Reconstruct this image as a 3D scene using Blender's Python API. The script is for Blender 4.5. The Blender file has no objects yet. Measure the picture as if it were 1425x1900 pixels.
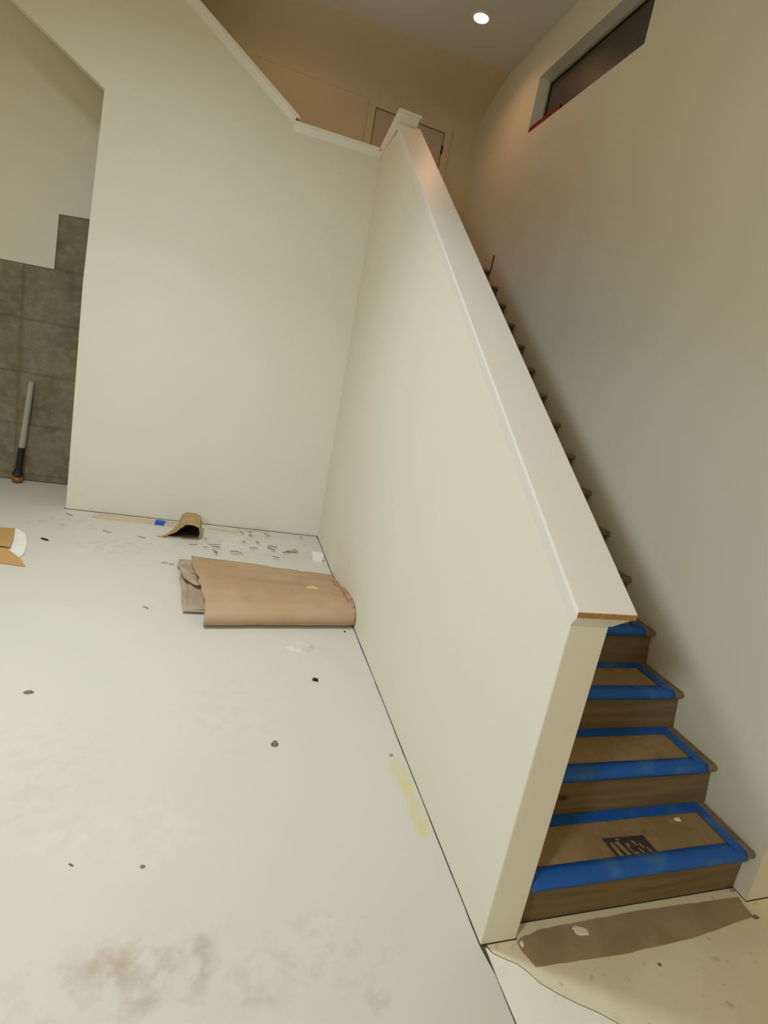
import bpy, bmesh, math, random
from mathutils import Vector, Matrix, noise

C = bpy.context.scene.collection
SC = bpy.context.scene
R = random.Random(7)

# ------------------------------------------------------------------ camera
W_PX, H_PX = 1425, 1900
cam_d = bpy.data.cameras.new('camera')
cam = bpy.data.objects.new('camera', cam_d)
C.objects.link(cam)
def euler_mat(rx, ry, rz):
    return Matrix.Rotation(rz, 4, 'Z') @ Matrix.Rotation(ry, 4, 'Y') @ Matrix.Rotation(rx, 4, 'X')
cam.matrix_world = Matrix.Translation((-0.95251, -1.113134, 1.696973)) @ euler_mat(1.367876, -0.193115, -0.291757)
cam_d.sensor_fit = 'VERTICAL'
cam_d.sensor_height = 36.0
cam_d.lens = 958.496 / H_PX * 36.0
cam_d.shift_x = -32.02 / H_PX
cam_d.shift_y = -40.54 / H_PX
cam_d.clip_start = 0.01
SC.camera = cam

# ------------------------------------------------------------------ exposure, ambient light, room lights
SC.view_settings.view_transform = 'Standard'
SC.view_settings.look = 'None'
SC.view_settings.exposure = 0.04
SC.view_settings.gamma = 1.0
SC.view_settings.use_curve_mapping = False

world = bpy.data.worlds.new('world')
SC.world = world
world.use_nodes = True
bg = world.node_tree.nodes['Background']
bg.inputs[0].default_value = (1.0, 0.80, 0.42, 1)
bg.inputs[1].default_value = 0.42

def area_light(name, loc, target, size, power, color, spread=180):
    d = bpy.data.lights.new(name, 'AREA')
    d.shape = 'DISK'; d.size = size; d.energy = power; d.color = color; d.spread = math.radians(spread)
    o = bpy.data.objects.new(name, d); C.objects.link(o)
    o.location = loc
    o.rotation_euler = (Vector(target) - Vector(loc)).to_track_quat('-Z', 'Y').to_euler()
    return o
area_light('room_lamp_over_floor', (-2.2, 1.2, 4.2), (-2.0, 3.0, 0.0), 0.4, 29, (0.86, 0.95, 1.0), 130)
area_light('added_lamp_downward', (-2.2, 1.25, 4.2), (-2.19, 1.25, 0.0), 0.4, 34, (0.86, 0.95, 1.0), 120)  # added at the same spot as the lamp above to brighten the guard wall
area_light('room_lamp_by_camera', (-2.5, -1.6, 2.6), (-0.4, 0.5, 0.4), 0.4, 25, (0.86, 0.95, 1.0), 140)  # unseen lamp left of the camera, inferred from the lit guard wall end

# ------------------------------------------------------------------ measures
L0, AW = 4.0136, -0.0504          # stair guard length; the back wall runs slightly askew
T = 0.133                          # guard wall thickness
RX = 1.170                         # right wall face
Y1, G, RISE, DZ = 0.008, 0.24846, 0.18, 0.0256
HC = 4.836
FAR = 4.95
SL = 0.717                         # slope of the sloping cap
def bw(x): return L0 + AW * x

# ------------------------------------------------------------------ helpers
def link(name, me, mats=None, parent=None):
    o = bpy.data.objects.new(name, me); C.objects.link(o)
    if mats:
        for m in (mats if isinstance(mats, (list, tuple)) else [mats]): me.materials.append(m)
    if parent: o.parent = parent
    return o
def obj(name, bm, mats=None, parent=None, smooth=False):
    bmesh.ops.recalc_face_normals(bm, faces=bm.faces[:])
    me = bpy.data.meshes.new(name); bm.to_mesh(me); bm.free()
    if smooth:
        for p in me.polygons: p.use_smooth = True
    return link(name, me, mats, parent)
def tag(o, label=None, cat=None, group=None, kind=None):
    if label: o['label'] = label
    if cat: o['category'] = cat
    if group: o['group'] = group
    if kind: o['kind'] = kind
    return o
def thing(name, label, cat, loc=(0, 0, 0), group=None):
    o = bpy.data.objects.new(name, None); C.objects.link(o)
    o.location = loc; o.empty_display_size = 0.05
    return tag(o, label, cat, group)
def box(bm, x0, x1, y0, y1, z0, z1, mi=0):
    v = [bm.verts.new(p) for p in ((x0,y0,z0),(x1,y0,z0),(x1,y1,z0),(x0,y1,z0),(x0,y0,z1),(x1,y0,z1),(x1,y1,z1),(x0,y1,z1))]
    fs = []
    for idx in ((0,3,2,1),(4,5,6,7),(0,1,5,4),(1,2,6,5),(2,3,7,6),(3,0,4,7)):
        f = bm.faces.new([v[i] for i in idx]); f.material_index = mi; fs.append(f)
    return fs
def hexa(bm, b, t, mi=0):
    v = [bm.verts.new(p) for p in list(b) + list(t)]
    n = len(b); fs = [bm.faces.new(v[:n][::-1]), bm.faces.new(v[n:])]
    for i in range(n): fs.append(bm.faces.new((v[i], v[(i+1) % n], v[n+(i+1) % n], v[n+i])))
    for f in fs: f.material_index = mi
    return fs
def prism(bm, pts, off, mi=0):
    off = Vector(off)
    return hexa(bm, [Vector(p) for p in pts], [Vector(p) + off for p in pts], mi)
def bevel(o, w, seg=2, ang=35):
    m = o.modifiers.new('bevel', 'BEVEL'); m.width = w; m.segments = seg; m.limit_method = 'ANGLE'; m.angle_limit = math.radians(ang)
    return o
def solid(o, t, offset=0):
    m = o.modifiers.new('solid', 'SOLIDIFY'); m.thickness = t; m.offset = offset
    return o
def tube(bm, a, b, r0, r1=None, n=14, caps=True):
    a, b = Vector(a), Vector(b); r1 = r0 if r1 is None else r1
    d = (b - a).normalized(); u = d.orthogonal().normalized(); w = d.cross(u)
    ring = lambda c, r: [bm.verts.new(c + r * (math.cos(k*2*math.pi/n) * u + math.sin(k*2*math.pi/n) * w)) for k in range(n)]
    A, B = ring(a, r0), ring(b, r1)
    for k in range(n): bm.faces.new((A[k], A[(k+1) % n], B[(k+1) % n], B[k]))
    if caps: bm.faces.new(A[::-1]); bm.faces.new(B)
def grid(bm, nu, nv, fn):
    vs = [[bm.verts.new(fn(i / nu, j / nv)) for j in range(nv + 1)] for i in range(nu + 1)]
    for i in range(nu):
        for j in range(nv): bm.faces.new((vs[i][j], vs[i+1][j], vs[i+1][j+1], vs[i][j+1]))
    return vs
def nz(x, y, z=0.0): return noise.noise(Vector((x, y, z)))

# ------------------------------------------------------------------ materials
class Mat:
    def __init__(s, name, color=(.8, .8, .8), rough=.6, spec=.3):
        s.m = bpy.data.materials.new(name); s.m.use_nodes = True
        s.nt = s.m.node_tree; s.N = s.nt.nodes; s.Lk = s.nt.links
        s.b = s.N['Principled BSDF']
        s.b.inputs['Base Color'].default_value = (*color, 1)
        s.b.inputs['Roughness'].default_value = rough
        s.b.inputs['Specular IOR Level'].default_value = spec
        s.col = None; s.base = color; s.pos = None
    def P(s):
        if not s.pos: s.pos = s.N.new('ShaderNodeNewGeometry').outputs['Position']
        return s.pos
    def rgb(s, c):
        n = s.N.new('ShaderNodeRGB'); n.outputs[0].default_value = (*c, 1); return n.outputs[0]
    def cur(s):
        if s.col is None: s.col = s.rgb(s.base)
        return s.col
    def math(s, op, a, b=None, clamp=False):
        n = s.N.new('ShaderNodeMath'); n.operation = op; n.use_clamp = clamp
        for i, v in enumerate((a, b)):
            if v is None: continue
            if isinstance(v, (int, float)): n.inputs[i].default_value = v
            else: s.Lk.new(v, n.inputs[i])
        return n.outputs[0]
    def noise(s, scale, detail=4, rough=.55, vec=None, stretch=None, off=(0, 0, 0)):
        v = vec or s.P()
        if stretch or any(off):
            mp = s.N.new('ShaderNodeMapping'); s.Lk.new(v, mp.inputs[0])
            mp.inputs['Scale'].default_value = stretch or (1, 1, 1); mp.inputs['Location'].default_value = off
            v = mp.outputs[0]
        n = s.N.new('ShaderNodeTexNoise'); s.Lk.new(v, n.inputs['Vector'])
        n.inputs['Scale'].default_value = scale; n.inputs['Detail'].default_value = detail; n.inputs['Roughness'].default_value = rough
        return n.outputs['Fac']
    def ramp(s, f, a, b):
        n = s.N.new('ShaderNodeMapRange'); n.interpolation_type = 'SMOOTHSTEP'; s.Lk.new(f, n.inputs[0])
        n.inputs[1].default_value = a; n.inputs[2].default_value = b
        return n.outputs[0]
    def mix(s, fac, color):
        n = s.N.new('ShaderNodeMix'); n.data_type = 'RGBA'
        if isinstance(fac, (int, float)): n.inputs[0].default_value = fac
        else: s.Lk.new(fac, n.inputs[0])
        s.Lk.new(s.cur(), n.inputs[6])
        if isinstance(color, tuple): n.inputs[7].default_value = (*color, 1)
        else: s.Lk.new(color, n.inputs[7])
        s.col = n.outputs[2]; return s
    def blotch(s, scale, lo, hi, color, amt=1.0, **k):
        return s.mix(s.math('MULTIPLY', s.ramp(s.noise(scale, **k), lo, hi), amt), color)
    def spot(s, c, r, color, amt, nscale=8, lo=.40, hi=.62, rot=0.0):
        """irregular stain around point c (metres) with radii r"""
        mp = s.N.new('ShaderNodeMapping'); mp.vector_type = 'TEXTURE'; s.Lk.new(s.P(), mp.inputs[0])
        mp.inputs['Location'].default_value = c; mp.inputs['Rotation'].default_value = (0, 0, rot)
        mp.inputs['Scale'].default_value = r
        ln = s.N.new('ShaderNodeVectorMath'); ln.operation = 'LENGTH'; s.Lk.new(mp.outputs[0], ln.inputs[0])
        fall = s.ramp(ln.outputs['Value'], 1.0, 0.25)
        nn = s.ramp(s.noise(nscale, 5, .62, off=(c[0]*3.1, c[1]*1.7, 0)), lo, hi)
        return s.mix(s.math('MULTIPLY', s.math('MULTIPLY', fall, nn), amt), color)
    def bump(s, scale, strength, dist=.01, detail=4):
        n = s.N.new('ShaderNodeBump'); n.inputs['Strength'].default_value = strength; n.inputs['Distance'].default_value = dist
        s.Lk.new(s.noise(scale, detail), n.inputs['Height']); s.Lk.new(n.outputs[0], s.b.inputs['Normal']); return s
    def done(s):
        if s.col is not None: s.Lk.new(s.col, s.b.inputs['Base Color'])
        return s.m

PAINT = Mat('wall_paint', (.74, .715, .625), .62, .2).blotch(1.3, .35, .7, (.715, .69, .595), .6).bump(260, .05, .002).done()
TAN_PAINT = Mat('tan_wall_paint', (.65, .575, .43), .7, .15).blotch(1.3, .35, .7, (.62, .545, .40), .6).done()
PAINT_TRIM = Mat('trim_paint', (.79, .775, .735), .42, .3).bump(60, .03, .002).done()
CEIL = Mat('ceiling_paint', (.69, .70, .67), .8, .1).done()
RAW = Mat('raw_fibreboard', (.42, .235, .09), .75, .1).blotch(60, .4, .65, (.30, .16, .06), .6).done()
DARKWOOD = Mat('dark_end_grain', (.10, .065, .04), .8, .1).done()

sheet = Mat('white_floor_protection', (.61, .585, .53), .55, .25)
sheet.blotch(1.1, .40, .68, (.615, .57, .505), .7).blotch(.8, .45, .7, (.58, .58, .52), .6, off=(4, 2, 0))
sheet.blotch(5.5, .58, .80, (.60, .57, .49), .35)
for c, r, col, a in (((-1.02, .10, 0), (.20, .11, 1), (.40, .31, .24), .6), ((-.86, .09, 0), (.07, .12, 1), (.40, .33, .26), .65),
                     ((-1.10, .12, 0), (.10, .07, 1), (.45, .34, .25), .7), ((-1.01, .01, 0), (.14, .05, 1), (.48, .40, .32), .7),
                     ((-.72, -.02, 0), (.14, .07, 1), (.52, .46, .38), .6), ((-1.2, .10, 0), (.06, .05, 1), (.47, .40, .33), .7),
                     ((-.37, -.09, 0), (.05, .06, 1), (.45, .40, .33), .8), ((-1.3, -.05, 0), (.30, .1, 1), (.6, .56, .48), .5),
                     ((-1.15, .55, 0), (.45, .25, 1), (.66, .64, .57), .5)):
    sheet.spot(c, r, col, a, 11)
for c, r, a, rot in (((-.055, .73, 0), (.055, .17, 1), .75, .06), ((-.045, .50, 0), (.05, .13, 1), .7, 0), ((-.05, .63, 0), (.045, .12, 1), .6, 0), ((-.05, .44, 0), (.03, .06, 1), .7, 0)):
    sheet.spot(c, r, (.62, .55, .26), a, 16, .30, .58, rot)
for c, r, a in (((-1.0, .05, 0), (.6, .22, 1), .30), ((-1.6, .8, 0), (.5, .6, 1), .16), ((-.8, 1.2, 0), (.4, .5, 1), .12), ((-.5, .05, 0), (.35, .2, 1), .30), ((-2.2, 3.75, 0), (.45, .22, 1), .6), ((-1.7, 3.3, 0), (.5, .25, 1), .45), ((-.55, 3.45, 0), (.5, .3, 1), .45), ((-1.0, 3.55, 0), (.3, .2, 1), .5)):
    sheet.spot(c, r, (.46, .41, .33), a, 14, .48, .62)
SHEET = sheet.bump(9, .05, .01).done()
SHEET2 = Mat('white_overlap_sheet', (.80, .78, .70), .5, .25).blotch(7, .55, .72, (.62, .58, .48), .5).bump(14, .10, .01).done()
BEIGE = Mat('beige_part_shade_board', (.76, .71, .545), .6, .2).blotch(3.2, .38, .66, (.69, .635, .465), .7).blotch(26, .62, .72, (.40, .34, .22), .5).bump(20, .05, .005).done()  # beige is partly the board's own tone, partly shade put into its colour
SUB = Mat('bare_subfloor', (.11, .09, .065), .9, .1).blotch(9, .4, .7, (.07, .055, .04), .7).done()

blk = Mat('concrete_block', (.235, .21, .145), .9, .1)
blk.blotch(3.0, .36, .66, (.155, .135, .088), .8).blotch(14, .42, .66, (.30, .275, .20), .5).blotch(45, .5, .68, (.17, .15, .10), .5)
mp = blk.N.new('ShaderNodeMapping'); blk.Lk.new(blk.P(), mp.inputs[0]); mp.inputs['Location'].default_value = (3.01, 0, -.065)
sx = blk.N.new('ShaderNodeSeparateXYZ'); blk.Lk.new(mp.outputs[0], sx.inputs[0])
cb = blk.N.new('ShaderNodeCombineXYZ'); blk.Lk.new(sx.outputs[0], cb.inputs[0]); blk.Lk.new(sx.outputs[2], cb.inputs[1])
br = blk.N.new('ShaderNodeTexBrick'); blk.Lk.new(cb.outputs[0], br.inputs['Vector'])
br.offset = 0.0; br.inputs['Scale'].default_value = 1.0; br.inputs['Mortar Size'].default_value = .022; br.inputs['Mortar Smooth'].default_value = 1.0
br.inputs['Brick Width'].default_value = 1.0; br.inputs['Row Height'].default_value = .514
blk.mix(blk.math('MULTIPLY', br.outputs['Fac'], .45), (.105, .088, .05))
blk.spot((-3.01, 4.93, 1.25), (.06, .5, .55), (.19, .14, .075), .5, 4, .2, .4)
BLOCK = blk.bump(70, .35, .006).done()

WOOD = Mat('stair_board', (.225, .165, .10), .55, .25).blotch(6, .38, .66, (.155, .11, .064), .8, stretch=(.5, 4, 6)).blotch(40, .45, .7, (.33, .26, .17), .4, stretch=(.15, 2, 3)).done()
rise = Mat('riser_board', (.21, .15, .08), .6, .2).blotch(5, .38, .66, (.15, .105, .056), .8, stretch=(.5, 3, 7))
rise.spot((.42, .30, .275), (.05, .08, .022), (.035, .018, .010), .95, 20, .2, .5)
RISER = rise.done()
kraft = Mat('brown_stair_paper', (.315, .215, .115), .75, .15).blotch(4, .36, .66, (.235, .16, .08), .7).blotch(30, .56, .72, (.40, .29, .17), .45).blotch(9, .56, .7, (.17, .115, .06), .55)
KRAFT = kraft.bump(16, .12, .006).done()
TAPE = Mat('blue_tape', (.008, .105, .46), .5, .3).blotch(7, .48, .7, (.06, .175, .42), .75).bump(60, .06, .003).done()
PRINT = Mat('dark_print_ink', (.055, .038, .04), .8, .1).blotch(50, .45, .7, (.10, .07, .06), .5).done()
STRIP = Mat('brown_strip_paper', (.37, .27, .18), .8, .15).blotch(6, .4, .65, (.29, .205, .13), .7).blotch(40, .58, .72, (.34, .26, .18), .5).bump(14, .12, .006).done()
ROLL = Mat('brown_builder_paper', (.43, .285, .165), .7, .2).blotch(1.8, .36, .66, (.47, .34, .22), .8).blotch(5, .54, .72, (.385, .25, .135), .5).blotch(16, .62, .74, (.56, .43, .30), .45).bump(7, .10, .02).done()
ROLL_IN = Mat('brown_paper_inside', (.44, .35, .25), .8, .15).blotch(6, .4, .66, (.33, .25, .165), .7).done()
RED_EDGE = Mat('red_edge_line', (.50, .075, .025), .6, .2).done()
CARD = Mat('tan_cardboard', (.42, .30, .145), .85, .1).blotch(9, .4, .65, (.33, .225, .105), .7).done()
CARD_IN = Mat('cardboard_inside_shade', (.085, .055, .028), .9, .05).done()  # shade inside the tube painted as a near-black brown
TAN = Mat('orange_tan_paper', (.50, .31, .12), .7, .2).blotch(5, .4, .66, (.44, .27, .10), .6).done()
PLASTIC = Mat('white_plastic_film', (.62, .60, .54), .45, .3).blotch(14, .45, .66, (.60, .55, .42), .7).bump(25, .3, .01).done()
WHITEP = Mat('white_paper', (.82, .81, .78), .6, .2).blotch(12, .45, .7, (.74, .72, .66), .5).done()
STICK = Mat('pale_wood_strip', (.62, .54, .39), .7, .2).blotch(12, .4, .66, (.52, .44, .30), .6, stretch=(.3, 3, 3)).done()
CHIP_B = Mat('black_plastic', (.018, .016, .015), .5, .3).done()
CHIP_G = Mat('grey_debris', (.27, .255, .215), .8, .1).blotch(120, .4, .6, (.10, .09, .08), .8).done()
CHIP_T = Mat('brown_splinter', (.33, .26, .17), .8, .1).done()
GREEN = Mat('green_tape', (.20, .46, .16), .6, .2).done()
PLASTER_CHIP = Mat('white_plaster_chip', (.80, .74, .64), .8, .1).done()
SHAVING = Mat('pale_wood_shaving', (.66, .46, .22), .8, .1).done()
WIN_FRAME = Mat('window_frame_vinyl', (.30, .29, .22), .5, .3).done()
GASKET = Mat('window_gasket', (.03, .028, .02), .6, .2).done()
GLASS = Mat('dark_window_glass', (.085, .076, .066), .42, .3).blotch(1.2, .4, .7, (.070, .058, .050), .8).done()
REDBAR = Mat('dark_red_paint', (.20, .010, .012), .45, .3).done()
DOORP = Mat('door_paint', (.52, .44, .36), .6, .2).done()
POLE_W = Mat('pale_pole', (.40, .38, .32), .45, .3).done()
ORANGE = Mat('orange_plastic', (.36, .15, .04), .5, .3).blotch(30, .42, .6, (.10, .045, .02), .9).done()
def emit(name, color, strength):
    m = bpy.data.materials.new(name); m.use_nodes = True; b = m.node_tree.nodes['Principled BSDF']
    b.inputs['Base Color'].default_value = (*color, 1); b.inputs['Emission Color'].default_value = (*color, 1); b.inputs['Emission Strength'].default_value = strength
    return m
LENS = emit('lit_lamp_lens', (1, .96, .90), 6)

# ------------------------------------------------------------------ the setting
bm = bmesh.new(); box(bm, -5.5, 3.2, -3.4, FAR + .1, -.12, -.004)
tag(obj('floor', bm, SUB), kind='structure')

# back wall with the sloped opening on its left and the guard of the upper flight on top
bm = bmesh.new()
prof = [(0, 0), (-2.32, 0), (-2.305, 2.0), (-2.245, 3.492), (-4.42, HC), (-2.47, HC), (-.777, 3.725), (-.777, 3.665), (0, 3.665)]
prism(bm, [(x, bw(x), z) for x, z in prof], (0, .12, 0))
o = obj('wall_back', bm, PAINT); tag(o, kind='structure')

# stair guard wall
bm = bmesh.new()
zt = lambda y: 1.238 + SL * y           # top of the sloping cap
prism(bm, [(0, 0, 0), (0, L0 + .05, 0), (0, L0 + .05, 3.66), (0, 3.42, 3.66), (0, 0, 1.16)], (T, 0, 0))
o = obj('wall_middle', bm, PAINT); tag(o, kind='structure'); bevel(o, .004, 2)

# right wall with the high window
WY0, WY1, WZ0, WZ1 = 2.145, 3.588, 4.035, 4.49
bm = bmesh.new()
X1 = RX + .16
box(bm, RX, X1, -.01, WY0, 0, HC); box(bm, RX, X1, WY1, FAR, 0, HC)
box(bm, RX, X1, WY0, WY1, 0, WZ0); box(bm, RX, X1, WY0, WY1, WZ1, HC)
bmesh.ops.remove_doubles(bm, verts=bm.verts[:], dist=1e-5)
tag(obj('wall_right', bm, PAINT), kind='structure')
bm = bmesh.new(); box(bm, X1, 3.1, -.01, .14, 0, HC)
tag(obj('wall_front_right', bm, PAINT), kind='structure')
# far wall: concrete block below, white board above
bm = bmesh.new(); box(bm, -5.4, X1, FAR, FAR + .18, 0, HC + .2)
wf = tag(obj('wall_far', bm, BLOCK), kind='structure')
bm = bmesh.new()
prism(bm, [(x, FAR - .012, z) for x, z in ((-5.4, 2.04), (-2.76, 2.115), (-2.745, 2.615), (-2.3, 2.655), (-2.0, 2.66), (-2.0, HC), (-5.4, HC))], (0, .012, 0))
obj('wall_board', bm, PAINT, wf)
bm = bmesh.new()
prism(bm, [(x, FAR - .012, z) for x, z in ((-1.999, 2.66), (RX, 2.66), (RX, HC), (-1.999, HC))], (0, .012, 0))
obj('wall_board', bm, TAN_PAINT, wf)
# ceiling, its far strip sloping gently down to the far wall
bm = bmesh.new()
ya, yb = 4.56, 4.29
prism(bm, [(-5.4, -.01, HC), (-5.4, 4.90, HC), (X1, 4.27, HC), (X1, -.01, HC)], (0, 0, .1))
tag(obj('ceiling', bm, CEIL), kind='structure')
bm = bmesh.new()
def cove(u, v):
    x = -5.4 + u * (X1 + 5.4); y0 = 4.90 + u * (4.27 - 4.90); yf = FAR - .014
    a, b, c_ = (1-v)**2, 2*v*(1-v), v*v
    return Vector((x, a * y0 + (b + c_) * yf, a * HC + b * (HC - .15) + c_ * 4.47))
grid(bm, 24, 14, cove)
o = tag(obj('ceiling_cove', bm, TAN_PAINT, smooth=True), kind='structure')
# landing slab and the underside of the upper flight
bm = bmesh.new()
zl = RISE * 16 + DZ
box(bm, T, RX, Y1 + 15 * G + .06, FAR - .012, zl - .22, zl)
box(bm, -.777, T, L0 + .17, FAR - .012, zl - .22, zl)
tag(obj('floor_landing', bm, WOOD), kind='structure')
bm = bmesh.new()
prism(bm, [(-.777, L0 + .17, zl - .22), (-4.3, 4.36, 4.95), (-4.3, 4.36, 5.15), (-.777, L0 + .17, zl)], (0, FAR - .012 - 4.36, 0))
tag(obj('ceiling_understair', bm, PAINT), kind='structure')

# --- caps and trims
def cap_slope(name, top, y0, y1, x0, x1, ov=.050):
    """sloping wall cap: flat board with raw front end over a flared moulding"""
    bm = bmesh.new()
    th = .018
    prism(bm, [(x0 - .030, y0 - ov, top(y0 - ov) - th), (x0 - .030, y1, top(y1) - th), (x0 - .030, y1, top(y1)), (x0 - .030, y0 - ov, top(y0 - ov))], (x1 - x0 + .069, 0, 0))
    bm.faces.ensure_lookup_table()
    for f in bm.faces:
        if f.calc_center_median().y < y0 - ov + .002: f.material_index = 1
    return obj(name, bm, [PAINT_TRIM, RAW])
cap = tag(cap_slope('trim_1', zt, 0, 3.45, 0, T), kind='structure'); bevel(cap, .003, 2)
def moulding(name, top, y0, y1, x0, x1, parent, h0=.097, h1=.018):
    bm = bmesh.new(); e = .020
    hexa(bm, [(x0-.004, y0-.004, top(y0)-h0), (x1+.004, y0-.004, top(y0)-h0), (x1+.004, y1, top(y1)-h0), (x0-.004, y1, top(y1)-h0)],
             [(x0-e, y0-.044, top(y0-.044)-h1), (x1+e+.022, y0-.044, top(y0-.044)-h1), (x1+e+.022, y1, top(y1)-h1), (x0-e, y1, top(y1)-h1)])
    return obj(name, bm, PAINT_TRIM, parent)
moulding('cap_moulding', zt, 0, 3.46, 0, T, cap)
# level cap on the top of the guard wall, back to the landing parapet
zlev = lambda y: 3.800 - .17 * (y - 3.44)
bm = bmesh.new()
prism(bm, [(-.030, 3.435, zlev(3.435) - .022), (-.030, L0 + .14, zlev(L0 + .14) - .022), (-.030, L0 + .14, zlev(L0 + .14)), (-.030, 3.435, zlev(3.435))], (T + .062, 0, 0))
lev = tag(obj('trim_2', bm, PAINT_TRIM), kind='structure'); bevel(lev, .003, 2)
bm = bmesh.new()
hexa(bm, [(-.004, 3.455, 3.70), (T + .004, 3.455, 3.70), (T + .004, L0 + .1, 3.64), (-.004, L0 + .1, 3.64)],
         [(-.020, 3.447, zlev(3.447) - .022), (T + .020, 3.447, zlev(3.447) - .022), (T + .020, L0 + .1, zlev(L0 + .1) - .022), (-.020, L0 + .1, zlev(L0 + .1) - .022)])
obj('cap_moulding', bm, PAINT_TRIM, lev)
# level parapet cap on the back wall
bm = bmesh.new()
def par(bm, x0, x1, oy0, oy1, z0, z1, f=0.0, fz=0):
    b = [(x0, bw(x0) - oy0, z0), (x1, bw(x1) - oy0, z0), (x1, bw(x1) + .12 + oy0, z0), (x0, bw(x0) + .12 + oy0, z0)]
    t = [(x0, bw(x0) - oy1, z1), (x1, bw(x1) - oy1, z1), (x1, bw(x1) + .12 + oy1, z1), (x0, bw(x0) + .12 + oy1, z1)]
    hexa(bm, b, t)
par(bm, -.80, -.03, .030, .030, 3.672, 3.694)
p3 = tag(obj('trim_3', bm, PAINT_TRIM), kind='structure'); bevel(p3, .003, 2)
bm = bmesh.new(); par(bm, -.79, -.004, .004, .020, 3.618, 3.672); obj('cap_moulding', bm, PAINT_TRIM, p3)
# sloping cap of the upper flight's guard, rising to the left
z2 = lambda x: 3.752 + .655 * (-.777 - x)
def slope2(bm, x0, x1, oy0, oy1, h0, h1, xs=0.0):
    b = [(x0, bw(x0) - oy0, z2(x0) - h0), (x1, bw(x1) - oy0, z2(x1) - h0), (x1, bw(x1) + .12 + oy0, z2(x1) - h0), (x0, bw(x0) + .12 + oy0, z2(x0) - h0)]
    t = [(x0, bw(x0) - oy1, z2(x0) - h1), (x1 + xs, bw(x1) - oy1, z2(x1 + xs) - h1), (x1 + xs, bw(x1) + .12 + oy1, z2(x1 + xs) - h1), (x0, bw(x0) + .12 + oy1, z2(x0) - h1)]
    hexa(bm, b, t)
bm = bmesh.new(); slope2(bm, -2.40, -.748, .030, .030, .024, .0)
bm.faces.ensure_lookup_table()
for f in bm.faces:
    if f.calc_center_median().x > -.76: f.material_index = 1
c4 = tag(obj('trim_4', bm, [PAINT_TRIM, DARKWOOD]), kind='structure')
bm = bmesh.new(); slope2(bm, -2.40, -.790, .004, .018, .092, .024, .02)
bm.faces.ensure_lookup_table()
for f in bm.faces:
    if f.calc_center_median().x > -.80: f.material_index = 1
obj('cap_moulding', bm, [PAINT_TRIM, DARKWOOD], c4)
# landing baseboard, its raw end towards the stairs
bm = bmesh.new(); fs = box(bm, RX - .014, RX, Y1 + 15 * G - .01, FAR - .012, zl + .002, zl + .135)
fs[2].material_index = 1
tag(obj('baseboard_right', bm, [PAINT, DARKWOOD]), kind='structure')

# --- high window
bm = bmesh.new()
XF = RX + .10; w = .028
for y0, y1, za, zb in ((WY0, WY1, WZ0, WZ0 + w), (WY0, WY1, WZ1 - w, WZ1), (WY0, WY0 + w, WZ0 + w, WZ1 - w), (WY1 - w, WY1, WZ0 + w, WZ1 - w)):
    box(bm, XF, XF + .05, y0, y1, za, zb)
win = tag(obj('window_1', bm, WIN_FRAME), kind='structure')
bm = bmesh.new(); g = .010
for y0, y1, za, zb in ((WY0+w, WY1-w, WZ0+w, WZ0+w+g), (WY0+w, WY1-w, WZ1-w-g, WZ1-w), (WY0+w, WY0+w+g, WZ0+w+g, WZ1-w-g), (WY1-w-g, WY1-w, WZ0+w+g, WZ1-w-g)):
    box(bm, XF + .006, XF + .03, y0, y1, za, zb)
obj('gasket', bm, GASKET, win)
bm = bmesh.new(); box(bm, XF + .016, XF + .022, WY0 + w + g, WY1 - w - g, WZ0 + w + g, WZ1 - w - g)
obj('window_pane', bm, GLASS, win)
bm = bmesh.new(); e = .004
box(bm, RX - .001, XF, WY0, WY1, WZ1 - e, WZ1); box(bm, RX - .001, XF, WY1 - e, WY1, WZ0, WZ1 - e); box(bm, RX - .001, XF, WY0, WY0 + e, WZ0, WZ1 - e); box(bm, RX - .001, XF, WY0 + e, WY1 - e, WZ0, WZ0 + e)
obj('window_reveal', bm, PAINT_TRIM, win)
# --- low door on the landing's far wall
DX0, DX1, DZT = .035, .805, 4.405
yd = FAR - .012
bm = bmesh.new(); box(bm, DX0, DX1, yd - .012, yd, zl + .01, DZT)
dr = tag(obj('door_1', bm, DOORP), kind='structure')
bm = bmesh.new()
for x0, x1, za, zb in ((DX0 - .082, DX0 - .008, zl, DZT + .06), (DX1 + .008, DX1 + .082, zl, DZT + .06), (DX0 - .008, DX1 + .008, DZT + .008, DZT + .06)):
    box(bm, x0, x1, yd - .022, yd, za, zb)
obj('door_casing', bm, TAN_PAINT, dr)
bm = bmesh.new()
for x0, x1, za, zb in ((DX0 - .008, DX0, zl, DZT + .008), (DX1, DX1 + .008, zl, DZT + .008), (DX0, DX1, DZT, DZT + .008)):
    box(bm, x0, x1, yd - .006, yd, za, zb)
obj('door_gap', bm, DARKWOOD, dr)
bm = bmesh.new(); box(bm, DX1 - .004, DX1 + .014, yd - .028, yd - .012, 4.20, 4.285)
obj('hinge', bm, CHIP_B, dr)

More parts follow.
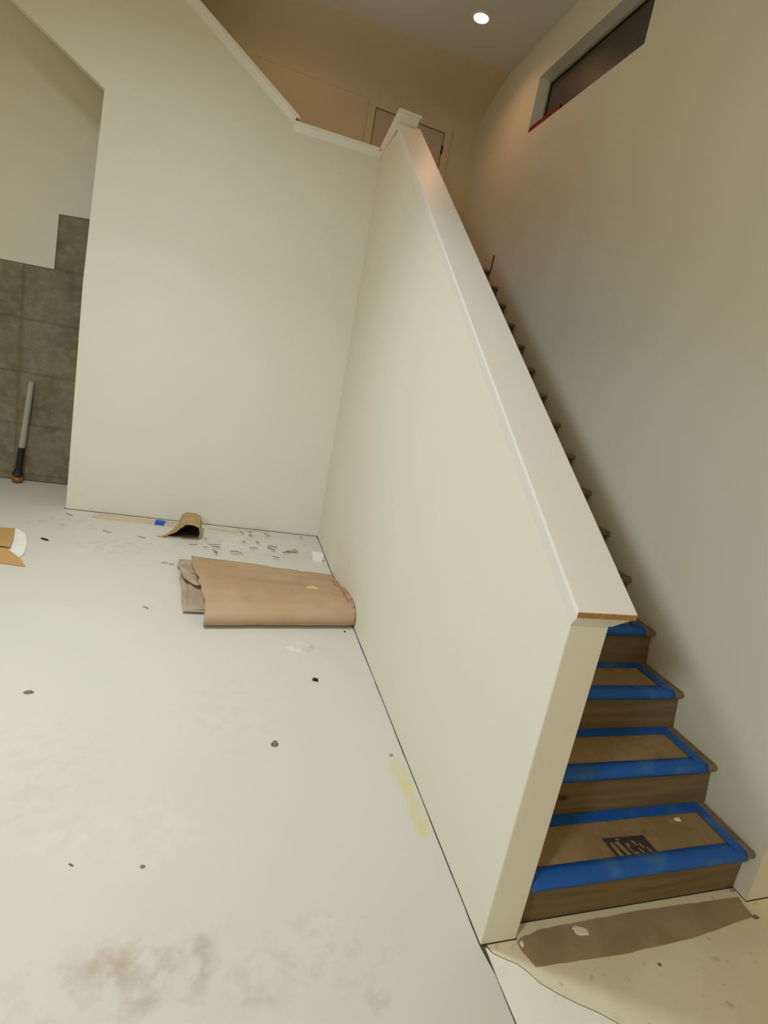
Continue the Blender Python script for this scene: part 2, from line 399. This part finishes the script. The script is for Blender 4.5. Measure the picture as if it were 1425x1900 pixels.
# ------------------------------------------------------------------ recessed ceiling lights
def downlight(x, y, power, label, spread, color):
    t = thing('recessed_light', label, 'light', (x, y, HC))
    bm = bmesh.new(); n = 40
    prof = [(.062, -.001), (.066, -.006), (.082, -.005), (.086, 0), (.086, .012), (.062, .012)]
    rings = [[bm.verts.new((r * math.cos(k*2*math.pi/n), r * math.sin(k*2*math.pi/n), z)) for k in range(n)] for r, z in prof]
    for a in range(len(prof)):
        A, B = rings[a], rings[(a+1) % len(prof)]
        for k in range(n): bm.faces.new((A[k], A[(k+1) % n], B[(k+1) % n], B[k]))
    obj('trim_ring', bm, PAINT_TRIM, t, smooth=True)
    bm = bmesh.new(); tube(bm, (0, 0, -.003), (0, 0, .008), .0625, n=40)
    obj('lamp_lens', bm, LENS, t)
    d = bpy.data.lights.new('lamp', 'AREA'); d.shape = 'DISK'; d.size = .12; d.energy = power; d.color = color; d.spread = math.radians(spread)
    o = bpy.data.objects.new('lamp', d); C.objects.link(o); o.parent = t; o.location = (0, 0, -.012)
downlight(.605, 3.785, 2.6, 'lit round recessed downlight in the ceiling beside the high window', 140, (1.0, .47, .22))
downlight(-.80, 4.00, 2.6, 'lit round recessed downlight in the ceiling over the upper flight of stairs', 176, (1.0, .46, .14))

# ------------------------------------------------------------------ staircase
st = thing('staircase', 'brown enclosed staircase climbing between the white stair guard wall and the right wall', 'staircase', (T, Y1, 0))
st_inv = Vector((T, Y1, 0))
def rel(bm, org):
    for v in bm.verts: v.co -= Vector(org)
    return bm
def tread_bm(k):
    ya = Y1 + (k - 1) * G; z = RISE * k + DZ
    yb = ya + G + (.025 if k < 16 else -.10)
    x0, x1 = T + .001, RX - (.012 if k == 1 else .002)
    bm = bmesh.new(); th = .032
    pr = [(ya + .010, z - th), (ya + .003, z - th + .008), (ya, z - th / 2), (ya + .003, z - .007), (ya + .011, z), (yb, z), (yb, z - th)]
    prism(bm, [(x0, y, zz) for y, zz in pr], (x1 - x0, 0, 0)); return bm
for k in range(1, 17):
    obj('tread', rel(tread_bm(k), st_inv), WOOD, st)
    ya = Y1 + (k - 1) * G + (.040 if k == 1 else .026); yl = ya - (0 if k == 1 else .022)
    z0, z1 = (RISE * (k - 1) + DZ) if k > 1 else 0.001, RISE * k + DZ - .032
    bm = bmesh.new(); prism(bm, [(T + .001, yl, z0), (T + .001, ya, z1), (T + .001, ya + .018, z1), (T + .001, yl + .018, z0)], (RX - T - .003, 0, 0))
    obj('riser', rel(bm, st_inv), RISER, st)

# ------------------------------------------------------------------ paper covers taped to the lowest treads
LB = ['brown paper cover framed in blue tape on the lowest step, with a dark printed block',
      'unprinted brown paper cover framed in blue tape on the second step from the floor',
      'brown paper cover framed in blue tape on the third step from the floor',
      'brown paper cover with blue tape on the fourth step, just below the wall cap',
      'brown paper cover with blue tape on the fifth step, mostly hidden behind the cap']
for k in range(1, 6):
    ya = Y1 + (k - 1) * G; z = RISE * k + DZ
    org = Vector((T + .02, ya, z))
    cv = thing('step_cover', LB[k - 1], 'floor protection', org, 'taped paper covers on the lower steps')
    xl, xr = T + .012, 1.085; yf, yk = ya + .02, ya + G - .004
    bm = bmesh.new()
    grid(bm, 24, 6, lambda u, v: Vector((xl + u * (xr - xl), yf + v * (yk - yf), z + .0025 + .0015 * nz(u * 9, v * 4, k * 3.3))))
    o = obj('paper', rel(bm, org), KRAFT, cv); solid(o, .0012); paper = o
    # front tape wraps the nosing
    def fr(u, v):
        x = xl + u * (1.108 - xl + .006 * math.sin(k))
        pr = [(ya + .056, z + .0055), (ya + .035, z + .006), (ya + .011, z + .006), (ya + .001, z - .004), (ya - .003, z - .016), (ya - .001, z - .026)]
        q = v * 5; i = min(4, int(q)); f = q - i
        y = pr[i][0] * (1 - f) + pr[i+1][0] * f; zz = pr[i][1] * (1 - f) + pr[i+1][1] * f
        return Vector((x, y + .0012 * nz(u * 14, k, v), zz + .0006 * nz(u * 22, k + 5, v)))
    bm = bmesh.new(); grid(bm, 30, 5, fr)
    o = obj('tape', rel(bm, org), TAPE, cv, smooth=True); solid(o, .0008, 1)
    bm = bmesh.new(); grid(bm, 30, 2, lambda u, v: Vector((xl + u * (1.108 - xl), ya + G - .046 + v * .046 + .0012 * nz(u * 12, k + 9), z + .0062 + .0006 * nz(u * 18, k))))
    o = obj('tape', rel(bm, org), TAPE, cv); solid(o, .0008, 1)
    bm = bmesh.new(); grid(bm, 2, 10, lambda u, v: Vector((1.064 + u * .046 + .0015 * nz(v * 6, k), ya + .012 + v * (G - .014), z + .0075 + .0005 * nz(v * 7, k))))
    o = obj('tape', rel(bm, org), TAPE, cv); solid(o, .0008, 1)
    if k == 1:
        # printed block: dark field with pale letter-like gaps
        bm = bmesh.new()
        quad = [(.522, .140), (.712, .136), (.716, .054), (.535, .052)]
        def bil(u, v):
            a, b, c_, d_ = [Vector((*q, 0)) for q in quad]
            return (a * (1-u) + b * u) * (1-v) + (d_ * (1-u) + c_ * u) * v + Vector((0, 0, z + .0052))
        grid(bm, 8, 4, bil)
        obj('print', rel(bm, org), PRINT, paper)
        bm = bmesh.new()
        strokes = [[(.08,.25),(.16,.22),(.17,1),(.04,1)][::1], [(.20,.22),(.30,.18),(.36,.95),(.26,1)],
                   [(.40,.35),(.50,.30),(.50,.48),(.44,.52),(.47,.78),(.56,.74),(.56,.92),(.44,.98)],
                   [(.60,.22),(.65,.20),(.68,.48),(.63,.50)], [(.62,.60),(.67,.58),(.71,.95),(.65,.98)],
                   [(.72,.40),(.77,.38),(.80,.62),(.75,.64)], [(.82,.62),(.86,.60),(.90,.92),(.85,.95)], [(.30,.05),(.40,.10),(.34,.16),(.28,.14)]]
        for s_ in strokes:
            vs = [bm.verts.new(bil(a, b) + Vector((0, 0, .0006))) for a, b in s_]; bm.faces.new(vs)
        obj('print_letters', rel(bm, org), KRAFT, paper)

# ------------------------------------------------------------------ floor coverings
def flat(name, pts, z, mat, th=.003, parent=None):
    bm = bmesh.new(); prism(bm, [(x, y, z) for x, y in pts], (0, 0, th)); return obj(name, bm, mat, parent)
def wob(a, b, n, amp, seed):
    out = []
    for i in range(n):
        f = i / n; x = a[0] + (b[0] - a[0]) * f; y = a[1] + (b[1] - a[1]) * f
        d = Vector((b[0] - a[0], b[1] - a[1], 0)).normalized(); w_ = amp * nz(f * n * .6, seed) if i else 0
        out.append((x - d.y * w_, y + d.x * w_))
    return out
pts = wob((-.0025, -.003), (-.006, 3.985), 60, .003, 1.3) + wob((-.012, bw(0) - .016), (-2.30, bw(-2.3) - .016), 40, .006, 4.1)
pts += [(-2.33, bw(-2.3) - .01), (-2.34, FAR - .02), (-5.3, FAR - .02), (-5.3, -3.2), (.013, -3.2)] + wob((.013, -1.2), (.011, -.03), 20, .002, 2.2)
o = flat('floor_sheet', pts, -.0035, SHEET)
tag(o, 'large dirty white protective sheet covering the floor left of the stair guard wall', 'floor sheet')
ARC = [(.020, -.012), (.032, -.031), (.060, -.050), (.098, -.072), (.122, -.100), (.145, -.134), (.168, -.153), (.192, -.173), (.235, -.203), (.285, -.233), (.330, -.268), (.40, -.34), (.52, -.50), (.70, -.8), (1.0, -1.4)]
pts = [(.015, -.008)] + ARC + [(1.0, -3.2), (.019, -3.2), (.0185, -1.2), (.019, -.6), (.0165, -.2), (.014, -.1)]
o = flat('floor_sheet', pts, -.0032, SHEET2, .0035)
tag(o, 'white wedge of protective sheet fanning out from the foot of the guard wall end', 'floor sheet')
pts = [(RX - .004, .044), (T + .004, .044), (T + .006, -.002), (.024, -.002)] + [(x + .0035, y + .003) for x, y in ARC[1:]] + [(1.06, -3.2), (3.0, -3.2), (3.0, -.014), (RX - .004, -.014)]
o = flat('floor_board', pts, -.0038, BEIGE)
tag(o, 'beige floor board in front of the stairs, beyond the curved sheet edge', 'floor board')

# brown paper strip at the foot of the stairs
edge = wob((.150, .000), (.240, .016), 5, .004, 1) + wob((.240, .016), (.666, .021), 14, .003, 2) + wob((.666, .021), (1.150, .008), 16, .004, 3)
edge += wob((1.150, .008), (1.139, -.036), 4, .003, 4) + wob((1.139, -.066), (.804, -.096), 12, .002, 5) + wob((.804, -.096), (.49, -.101), 10, .002, 6) + wob((.49, -.101), (.156, -.088), 12, .002, 7)
edge += wob((.156, -.088), (.128, -.022), 6, .008, 8) + [(.132, -.010)]
fp = flat('paper_strip', edge, -.0005, STRIP, .0014)
tag(fp, 'narrow brown paper strip on the floor at the foot of the stairs', 'paper strip')
def blob(name, cx, cy, z, rx, ry, mat, seed, h=.004, n=18, rot=0.0, parent=None):
    bm = bmesh.new(); b, t = [], []
    for i in range(n):
        a = i * 2 * math.pi / n; r = 1 + .45 * nz(math.cos(a) * 1.6 + seed, math.sin(a) * 1.6, seed * 2.7)
        x, y = rx * r * math.cos(a), ry * r * math.sin(a)
        x, y = x * math.cos(rot) - y * math.sin(rot), x * math.sin(rot) + y * math.cos(rot)
        b.append((cx + x, cy + y, z)); t.append((cx + x * .7, cy + y * .7, z + h * (.7 + .6 * abs(nz(a, seed)))))
    hexa(bm, b, t); return obj(name, bm, mat, parent)
tag(blob('plaster_chip', .385, -.010, .0012, .032, .016, PLASTER_CHIP, 1.2, .003, rot=-.35), 'white plaster chip on the left half of the brown paper strip', 'plaster chip')
tag(blob('plaster_chip', .145, -.018, .0012, .006, .009, PLASTER_CHIP, 4.2, .006), 'tiny white plaster chip at the torn left end of the brown paper strip', 'plaster chip')
tag(blob('plaster_chip', .937, .186, RISE + DZ + .0045, .014, .009, PLASTER_CHIP, 7.9, .006), 'small white plaster chip on the paper of the lowest step', 'plaster chip')
tag(blob('grey_chip', 1.146, -.070, -.0003, .016, .008, CHIP_G, 3.3, .006), 'grey speck of dirt at the right end of the brown paper strip', 'debris')

# ------------------------------------------------------------------ folded brown builder's paper against the guard wall
fb = thing('folded_paper', "large folded sheet of brown builder's paper lying on the floor against the guard wall", 'paper', (-.5, 2.5, 0))
FO = Vector((-.5, 2.5, 0))
def front_y(x): return 1.985 + .075 * (x + .97) / .97
def back_y(x): return 3.16 - .20 * (x + 1.1) / 1.1
def arch(yp, x):
    """height of the top layer, yp in 0..1 from front to back"""
    k = [(0, .070), (.03, .112), (.10, .138), (.25, .138), (.45, .112), (.70, .050), (.90, .018), (1, .012)]
    for (a, za), (b, zb) in zip(k, k[1:]):
        if yp <= b: f = (yp - a) / (b - a); f = f * f * (3 - 2 * f) * .5 + f * .5; return za + (zb - za) * f
    return k[-1][1]
def outer(u, v):
    # v: 0 bottom back -> .35 front fold -> 1 top back
    xr = -.004
    if v < .30:
        s = v / .30; x0 = -.97; yp = 1 - s; z = .006
        x = x0 + u * (xr - x0); y = front_y(x) + yp * (back_y(x) - front_y(x)) * .8
        return Vector((x, y, z)) - FO
    if v < .42:
        s = (v - .30) / .12; a = -math.pi/2 - s * math.pi * .86
        x0 = -.985; x = x0 + u * (xr - x0)
        r = .052 + .006 * nz(u * 5, 3.1) ; cy = front_y(x) + .054
        return Vector((x, cy + r * 1.05 * math.cos(a), .058 + r * math.sin(a))) - FO
    s = (v - .42) / .58
    x0 = -.985 - .17 * s + .015 * nz(s * 9, 7.7); x = x0 + u * (xr - x0)
    yp = .045 + s * .955
    y = front_y(x) + yp * (back_y(x) - front_y(x)) + .012 * nz(u * 7, 2.2) * s
    z = arch(yp, x) * (1 - .12 * (1 - u)) + .008 * nz(u * 4.0, s * 4.0, 1.0) + .006 * nz(u * 11, s * 9, 5)
    z = max(z, .008)
    if u > .97: x = xr
    return Vector((x, y, z)) - FO
def under(x, y, z):
    yp = (y - front_y(x)) / (back_y(x) - front_y(x)); u = max(0, min(1, (x + 1.15) / 1.15))
    lim = arch(max(0, min(1, yp)), x) * (1 - .12 * (1 - u)) - .020
    f = max(0, min(1, (x + 1.15) / .10))
    return max(.003, z * (1 - f) + min(z, lim) * f)
def top_z(x, y):
    yp = (y - front_y(x)) / (back_y(x) - front_y(x)); u = (x + 1.1) / 1.1; s_ = (yp - .045) / .955
    return arch(yp, x) * (1 - .12 * (1 - u)) + .008 * nz(u * 4.0, s_ * 4.0, 1.0) + .004 * nz(u * 11, s_ * 9, 5)
bm = bmesh.new(); grid(bm, 60, 70, outer)
o = obj('outer_sheet', bm, ROLL, fb, smooth=True); solid(o, .002)
# inner layers sticking out on the left
def inner_top(u, v):
    x = -1.235 + .10 * (1 - v) * (1 - v) + u * .30 + .02 * nz(v * 8, 1.7) * (1 - u)
    y = 2.56 + v * .53 + (.02 * nz(u * 9, 3.3) if v == 0 else 0) - .34 * u * (1 - v)
    z = .080 - .060 * v + .012 * nz(u * 5, v * 5, 9) - .016 - .05 * max(0, u - .35)
    return Vector((x, y, under(x, y, z))) - FO
bm = bmesh.new(); grid(bm, 20, 20, inner_top); o = obj('inner_sheet', bm, ROLL_IN, fb, smooth=True); solid(o, .002)
def inner_bot(u, v):
    x = -1.235 + .11 * (1 - v) + u * .45 + .012 * nz(v * 8, 5.7) * (1 - u)
    y = 2.175 + v * .9
    z = .010 + .004 * nz(u * 4, v * 6, 2) + .010 * (1 - v) * (1 - u)
    return Vector((x, y, under(x, y, z))) - FO
bm = bmesh.new(); grid(bm, 16, 20, inner_bot); o = obj('inner_sheet', bm, ROLL_IN, fb, smooth=True); solid(o, .002)
def inner_mid(u, v):
    x = -1.13 + .03 * (1 - v) + u * .4
    y = 2.20 + v * .55
    z = .020 + .040 * v * (.5 + .5 * nz(u * 3, v * 3, 4)) + .030 * max(0, u - .1)
    return Vector((x, y, under(x, y, z))) - FO
bm = bmesh.new(); grid(bm, 14, 14, inner_mid); o = obj('inner_sheet', bm, ROLL_IN, fb, smooth=True); solid(o, .002)
# red printed line along the edge at the wall
def red(u, v):
    s = .10 + u * .72
    p = outer(.958 + v * .007, .42 + .58 * s); p.z += .004; return p
bm = bmesh.new(); grid(bm, 30, 1, red); obj('red_line', bm, RED_EDGE, fb)

tag(blob('wood_shaving', -.265, 2.44, top_z(-.265, 2.44) - .001, .062, .022, SHAVING, 2.1, .012, rot=.1), 'pale torn wood shaving lying on top of the folded brown paper', 'scrap')

# ------------------------------------------------------------------ crushed cardboard tube by the back wall
ct = thing('cardboard_tube', 'short crushed cardboard tube with a dark open end, on the floor by the back wall', 'cardboard', (-1.25, 3.75, 0))
CO = Vector((-1.25, 3.75, 0))
TUBE_DY = -.05
front = [(-1.425, .004), (-1.375, .022), (-1.315, .055), (-1.270, .100), (-1.235, .135), (-1.165, .140), (-1.112, .118), (-1.100, .060), (-1.108, .006), (-1.200, .003), (-1.320, .003)]
back = [(-1.300, .004), (-1.300, .060), (-1.296, .110), (-1.285, .150), (-1.245, .175), (-1.175, .172), (-1.120, .150), (-1.105, .080), (-1.112, .006), (-1.180, .003), (-1.250, .003)]
def ctube(u, v):
    n = len(front); q = u * n; i = int(q) % n; f = q - int(q); j = (i + 1) % n
    a = Vector((front[i][0], 0, front[i][1])).lerp(Vector((front[j][0], 0, front[j][1])), f)
    b = Vector((back[i][0], 0, back[i][1])).lerp(Vector((back[j][0], 0, back[j][1])), f)
    p = a.lerp(b, v); p.x -= .02; p.y = 3.640 + TUBE_DY + .24 * v + (.018 * nz(u * 21, 4) if v < .1 else 0)
    p.z += .006 * nz(u * 9, v * 4, 2) * (1 if p.z > .02 else 0)
    return p - CO
bm = bmesh.new(); grid(bm, 44, 8, ctube); bmesh.ops.remove_doubles(bm, verts=bm.verts[:], dist=1e-4)
o = obj('tube_wall', bm, [CARD, CARD_IN], ct)
m = o.modifiers.new('solid', 'SOLIDIFY'); m.thickness = .008; m.offset = -1; m.material_offset = 1; m.material_offset_rim = 0
bm = bmesh.new()
bm.faces.new([bm.verts.new(Vector((x - .02, 3.872 + TUBE_DY, z)) - CO) for x, z in back]); obj('end_cap', bm, CARD_IN, ct)

# ------------------------------------------------------------------ strips of wood along the back wall
def strip(name, a, b, w_, h_, mat, parent=None):
    a, b = Vector(a), Vector(b); d = (b - a).normalized(); s = d.cross(Vector((0, 0, 1))).normalized() * w_ / 2; up = Vector((0, 0, h_))
    bm = bmesh.new(); hexa(bm, [a - s, b - s, b + s, a + s], [a - s + up, b - s + up, b + s + up, a + s + up]); return obj(name, bm, mat, parent)
sk = thing('wood_strip', 'long pale wood strip wrapped with blue tape, lying along the back wall', 'wood strip', (-1.75, 3.96, 0))
SO = Vector((-1.75, 3.96, 0))
strip('strip', Vector((-2.06, 3.965, 0)) - SO, Vector((-1.315, 3.915, 0)) - SO, .055, .018, STICK, sk)
strip('strip_layer', Vector((-2.02, 3.985, .018)) - SO, Vector((-1.33, 3.942, .018)) - SO, .024, .012, STICK, sk)
bm = bmesh.new()
a, b = Vector((-1.535, 3.9297, -.0005)) - SO, Vector((-1.455, 3.9243, -.0005)) - SO; d = (b - a).normalized(); s = d.cross(Vector((0, 0, 1))) * .031; up = Vector((0, 0, .033))
hexa(bm, [a - s, b - s, b + s, a + s], [a - s * .9 + up, b - s * .9 + up, b + s * .9 + up, a + s * .9 + up])
obj('tape_wrap', bm, TAPE, sk)
tag(strip('wood_strip', (-1.065, 3.93, 0), (-.80, 3.90, 0), .035, .014, STICK), 'short pale wood strip on the floor just right of the crushed cardboard tube', 'wood strip')
tag(strip('wood_strip', (-.80, 3.985, 0), (-.50, 3.975, 0), .02, .010, STICK), 'thin pale wood strip close along the base of the back wall', 'wood strip')

# ------------------------------------------------------------------ torn tan paper cut off by the left edge
tp = thing('torn_paper', 'torn tan paper folded over a white sheet, on the floor at the left', 'paper', (-2.5, 3.1, 0))
TO = Vector((-2.5, 3.1, 0))
def fold(pts, mat, name):
    bm = bmesh.new(); bm.faces.new([bm.verts.new(Vector(p) - TO) for p in pts]); o = obj(name, bm, mat, tp); solid(o, .003); return o
fold([(-3.0, 3.30, .055), (-2.488, 3.472, .010), (-2.415, 3.23, .026), (-2.362, 3.025, .032), (-2.46, 2.99, .045), (-3.0, 2.93, .075)], TAN, 'upper_flap')
fold([(-3.0, 2.925, .070), (-2.46, 2.985, .040), (-2.375, 3.00, .027), (-2.25, 2.87, .015), (-2.179, 2.757, .003), (-2.334, 2.784, .003), (-3.0, 2.81, .003)], TAN, 'lower_flap')
fold([(-2.55, 3.46, .003), (-2.47, 3.48, .004), (-2.38, 3.36, .010), (-2.31, 3.18, .006), (-2.26, 2.98, .008), (-2.262, 2.86, .004), (-2.40, 2.95, .012), (-2.50, 3.2, .012)], WHITEP, 'white_sheet')

# ------------------------------------------------------------------ roller pole leaning on the block wall
pl = thing('roller_pole', 'pale pole with a dark grip and orange foot leaning against the concrete block wall', 'pole', (-2.93, 4.84, 0))
PO = Vector((-2.93, 4.84, 0))
A, B = Vector((-2.935, 4.82, .10)), Vector((-2.885, 4.905, 1.02))
pt = lambda f: A.lerp(B, f) - PO
bm = bmesh.new(); tube(bm, pt(.27), pt(1), .027, .025, 16); obj('pole', bm, POLE_W, pl, smooth=False)
bm = bmesh.new(); tube(bm, pt(.0), pt(.28), .031, .030, 16); obj('grip', bm, CHIP_B, pl)
bm = bmesh.new()
bmesh.ops.create_uvsphere(bm, u_segments=20, v_segments=12, radius=.050)
for v in bm.verts: v.co.z *= .7
rel(bm, -(Vector((-2.938, 4.815, .036)) - PO)); obj('foot', bm, ORANGE, pl, smooth=True)
bm = bmesh.new(); tube(bm, Vector((-2.938, 4.815, .085)) - PO, Vector((-2.936, 4.817, .135)) - PO, .05, .03, 16); obj('collar', bm, CHIP_B, pl)

# ------------------------------------------------------------------ red bar on the window sill
bm = bmesh.new(); box(bm, RX + .002, RX + .022, 3.10, 3.580, WZ0 + .004, WZ0 + .050)
bx = tag(obj('red_bar', bm, REDBAR), 'thin dark red bar lying on the sill at the far end of the high window', 'bar'); bevel(bx, .002, 1)

# ------------------------------------------------------------------ small litter
def chip(x, y, r, mat, seed, label, cat='debris', name='debris_chip', h=.008, asp=.6, rot=0.0):
    return tag(blob(name, x, y, -.0006, r, r * asp, mat, seed, h, 10, rot), label, cat)
chip(-.350, 1.455, .020, CHIP_B, 1.1, 'small black chip on the white floor sheet, in front of the folded brown paper', h=.014, asp=.55, rot=-.6)
chip(-.601, .955, .018, CHIP_G, 2.3, 'dark grey crumb in the middle of the white floor sheet', h=.012, asp=1.1)
chip(-1.694, 1.348, .022, CHIP_G, 3.7, 'flat grey crumb alone at the far left of the white floor sheet', h=.008)
chip(-1.059, .403, .008, CHIP_G, 4.9, 'round grey speck above the brown dirt stain on the floor sheet', h=.003, asp=1)
chip(-1.275, .434, .012, CHIP_G, 5.3, 'thin grey sliver left of the brown dirt stain on the floor sheet', h=.003, asp=.3, rot=-.6)
chip(-.066, .855, .009, CHIP_T, 6.1, 'tiny brown crumb near the yellow stain at the guard wall base', h=.006, asp=.9)
chip(.60, -.150, .007, CHIP_G, 7.7, 'tiny dark speck on the beige board before the brown paper strip', h=.004, asp=.8)
chip(-.075, 2.02, .011, CHIP_B, 8.4, 'tiny black sliver just in front of the folded paper by the guard wall', h=.006, asp=.5, rot=1.8)
chip(-2.23, 3.30, .045, CHIP_B, 9.2, 'black sliver lying beside the torn tan paper', h=.012, asp=.25, rot=-.5)
chip(1.150, .0335, .010, CHIP_T, 9.9, 'brown crumb on the floor in the corner by the right wall and lowest riser', h=.012, asp=.6)
tag(blob('crumpled_tissue', -.40, 1.80, -.0006, .085, .06, PLASTIC, 3.9, .020, 22, .2), 'crumpled white tissue on the floor in front of the folded brown paper', 'scrap')
tag(strip('green_tape', (-.375, 3.475, .004), (-.265, 3.47, .004), .035, .004, GREEN), 'short piece of green tape among the litter behind the folded brown paper', 'tape')
bm = bmesh.new()
def plast(u, v):
    return Vector((-.95 + u * .80 + .09 * nz(v * 3, 2), 3.40 + v * .46 + .12 * nz(u * 5, 7) * (1 - v), (.002 + .022 * abs(nz(u * 6, v * 4, 3)) + .012 * abs(nz(u * 14, v * 9, 8))) * min(1, 5 * u, 5 * (1 - u), 5 * v, 5 * (1 - v))))
grid(bm, 30, 18, plast); o = obj('crumpled_plastic', bm, PLASTIC, None, smooth=False); solid(o, .001)
tag(o, 'crumpled white plastic sheeting on the floor between the folded paper and the back wall', 'plastic sheet')
bm = bmesh.new()
q = [Vector((-.135, 3.30, 0)), Vector((-.055, 3.28, 0)), Vector((-.050, 3.29, .085)), Vector((-.155, 3.315, .085))]
bm.faces.new([bm.verts.new(p) for p in q]); o = obj('white_card', bm, WHITEP); solid(o, .003)
tag(o, 'small white card standing behind the folded paper near the wall corner', 'card')
for i in range(22):
    x = R.uniform(-1.15, -.08); y = R.uniform(3.22, 3.9); ln = R.uniform(.03, .10); a = R.choice((-.9, -.6, -.2, .3)) + R.uniform(-.2, .2)
    o = strip('splinter', (x, y, .022), (x + ln * math.cos(a), y + ln * math.sin(a), .022), R.uniform(.005, .012), .006, R.choice((CHIP_T, CHIP_G, CHIP_T)))
    tag(o, 'small dark splinter in the scatter of litter between the folded paper and the back wall', 'splinter', 'splinters behind the folded brown paper')
for i, (x, y, ln, a) in enumerate([(-2.28, 3.99, .09, -.7), (-1.9, 3.62, .08, -.5), (-1.62, 3.55, .07, -.4), (-1.36, 3.0, .05, .1), (-1.30, 2.98, .04, .3), (-1.36, 2.25, .04, -.6), (-1.47, 3.60, .08, -.4), (-1.20, 3.45, .07, .2), (-1.05, 3.5, .12, .05)]):
    o = strip('splinter', (x, y, -.0006), (x + ln * math.cos(a), y + ln * math.sin(a), -.0006), .010, .005, CHIP_T)
    tag(o, 'small brown splinter scattered on the white floor sheet left of the folded paper', 'splinter', 'splinters on the open floor sheet')
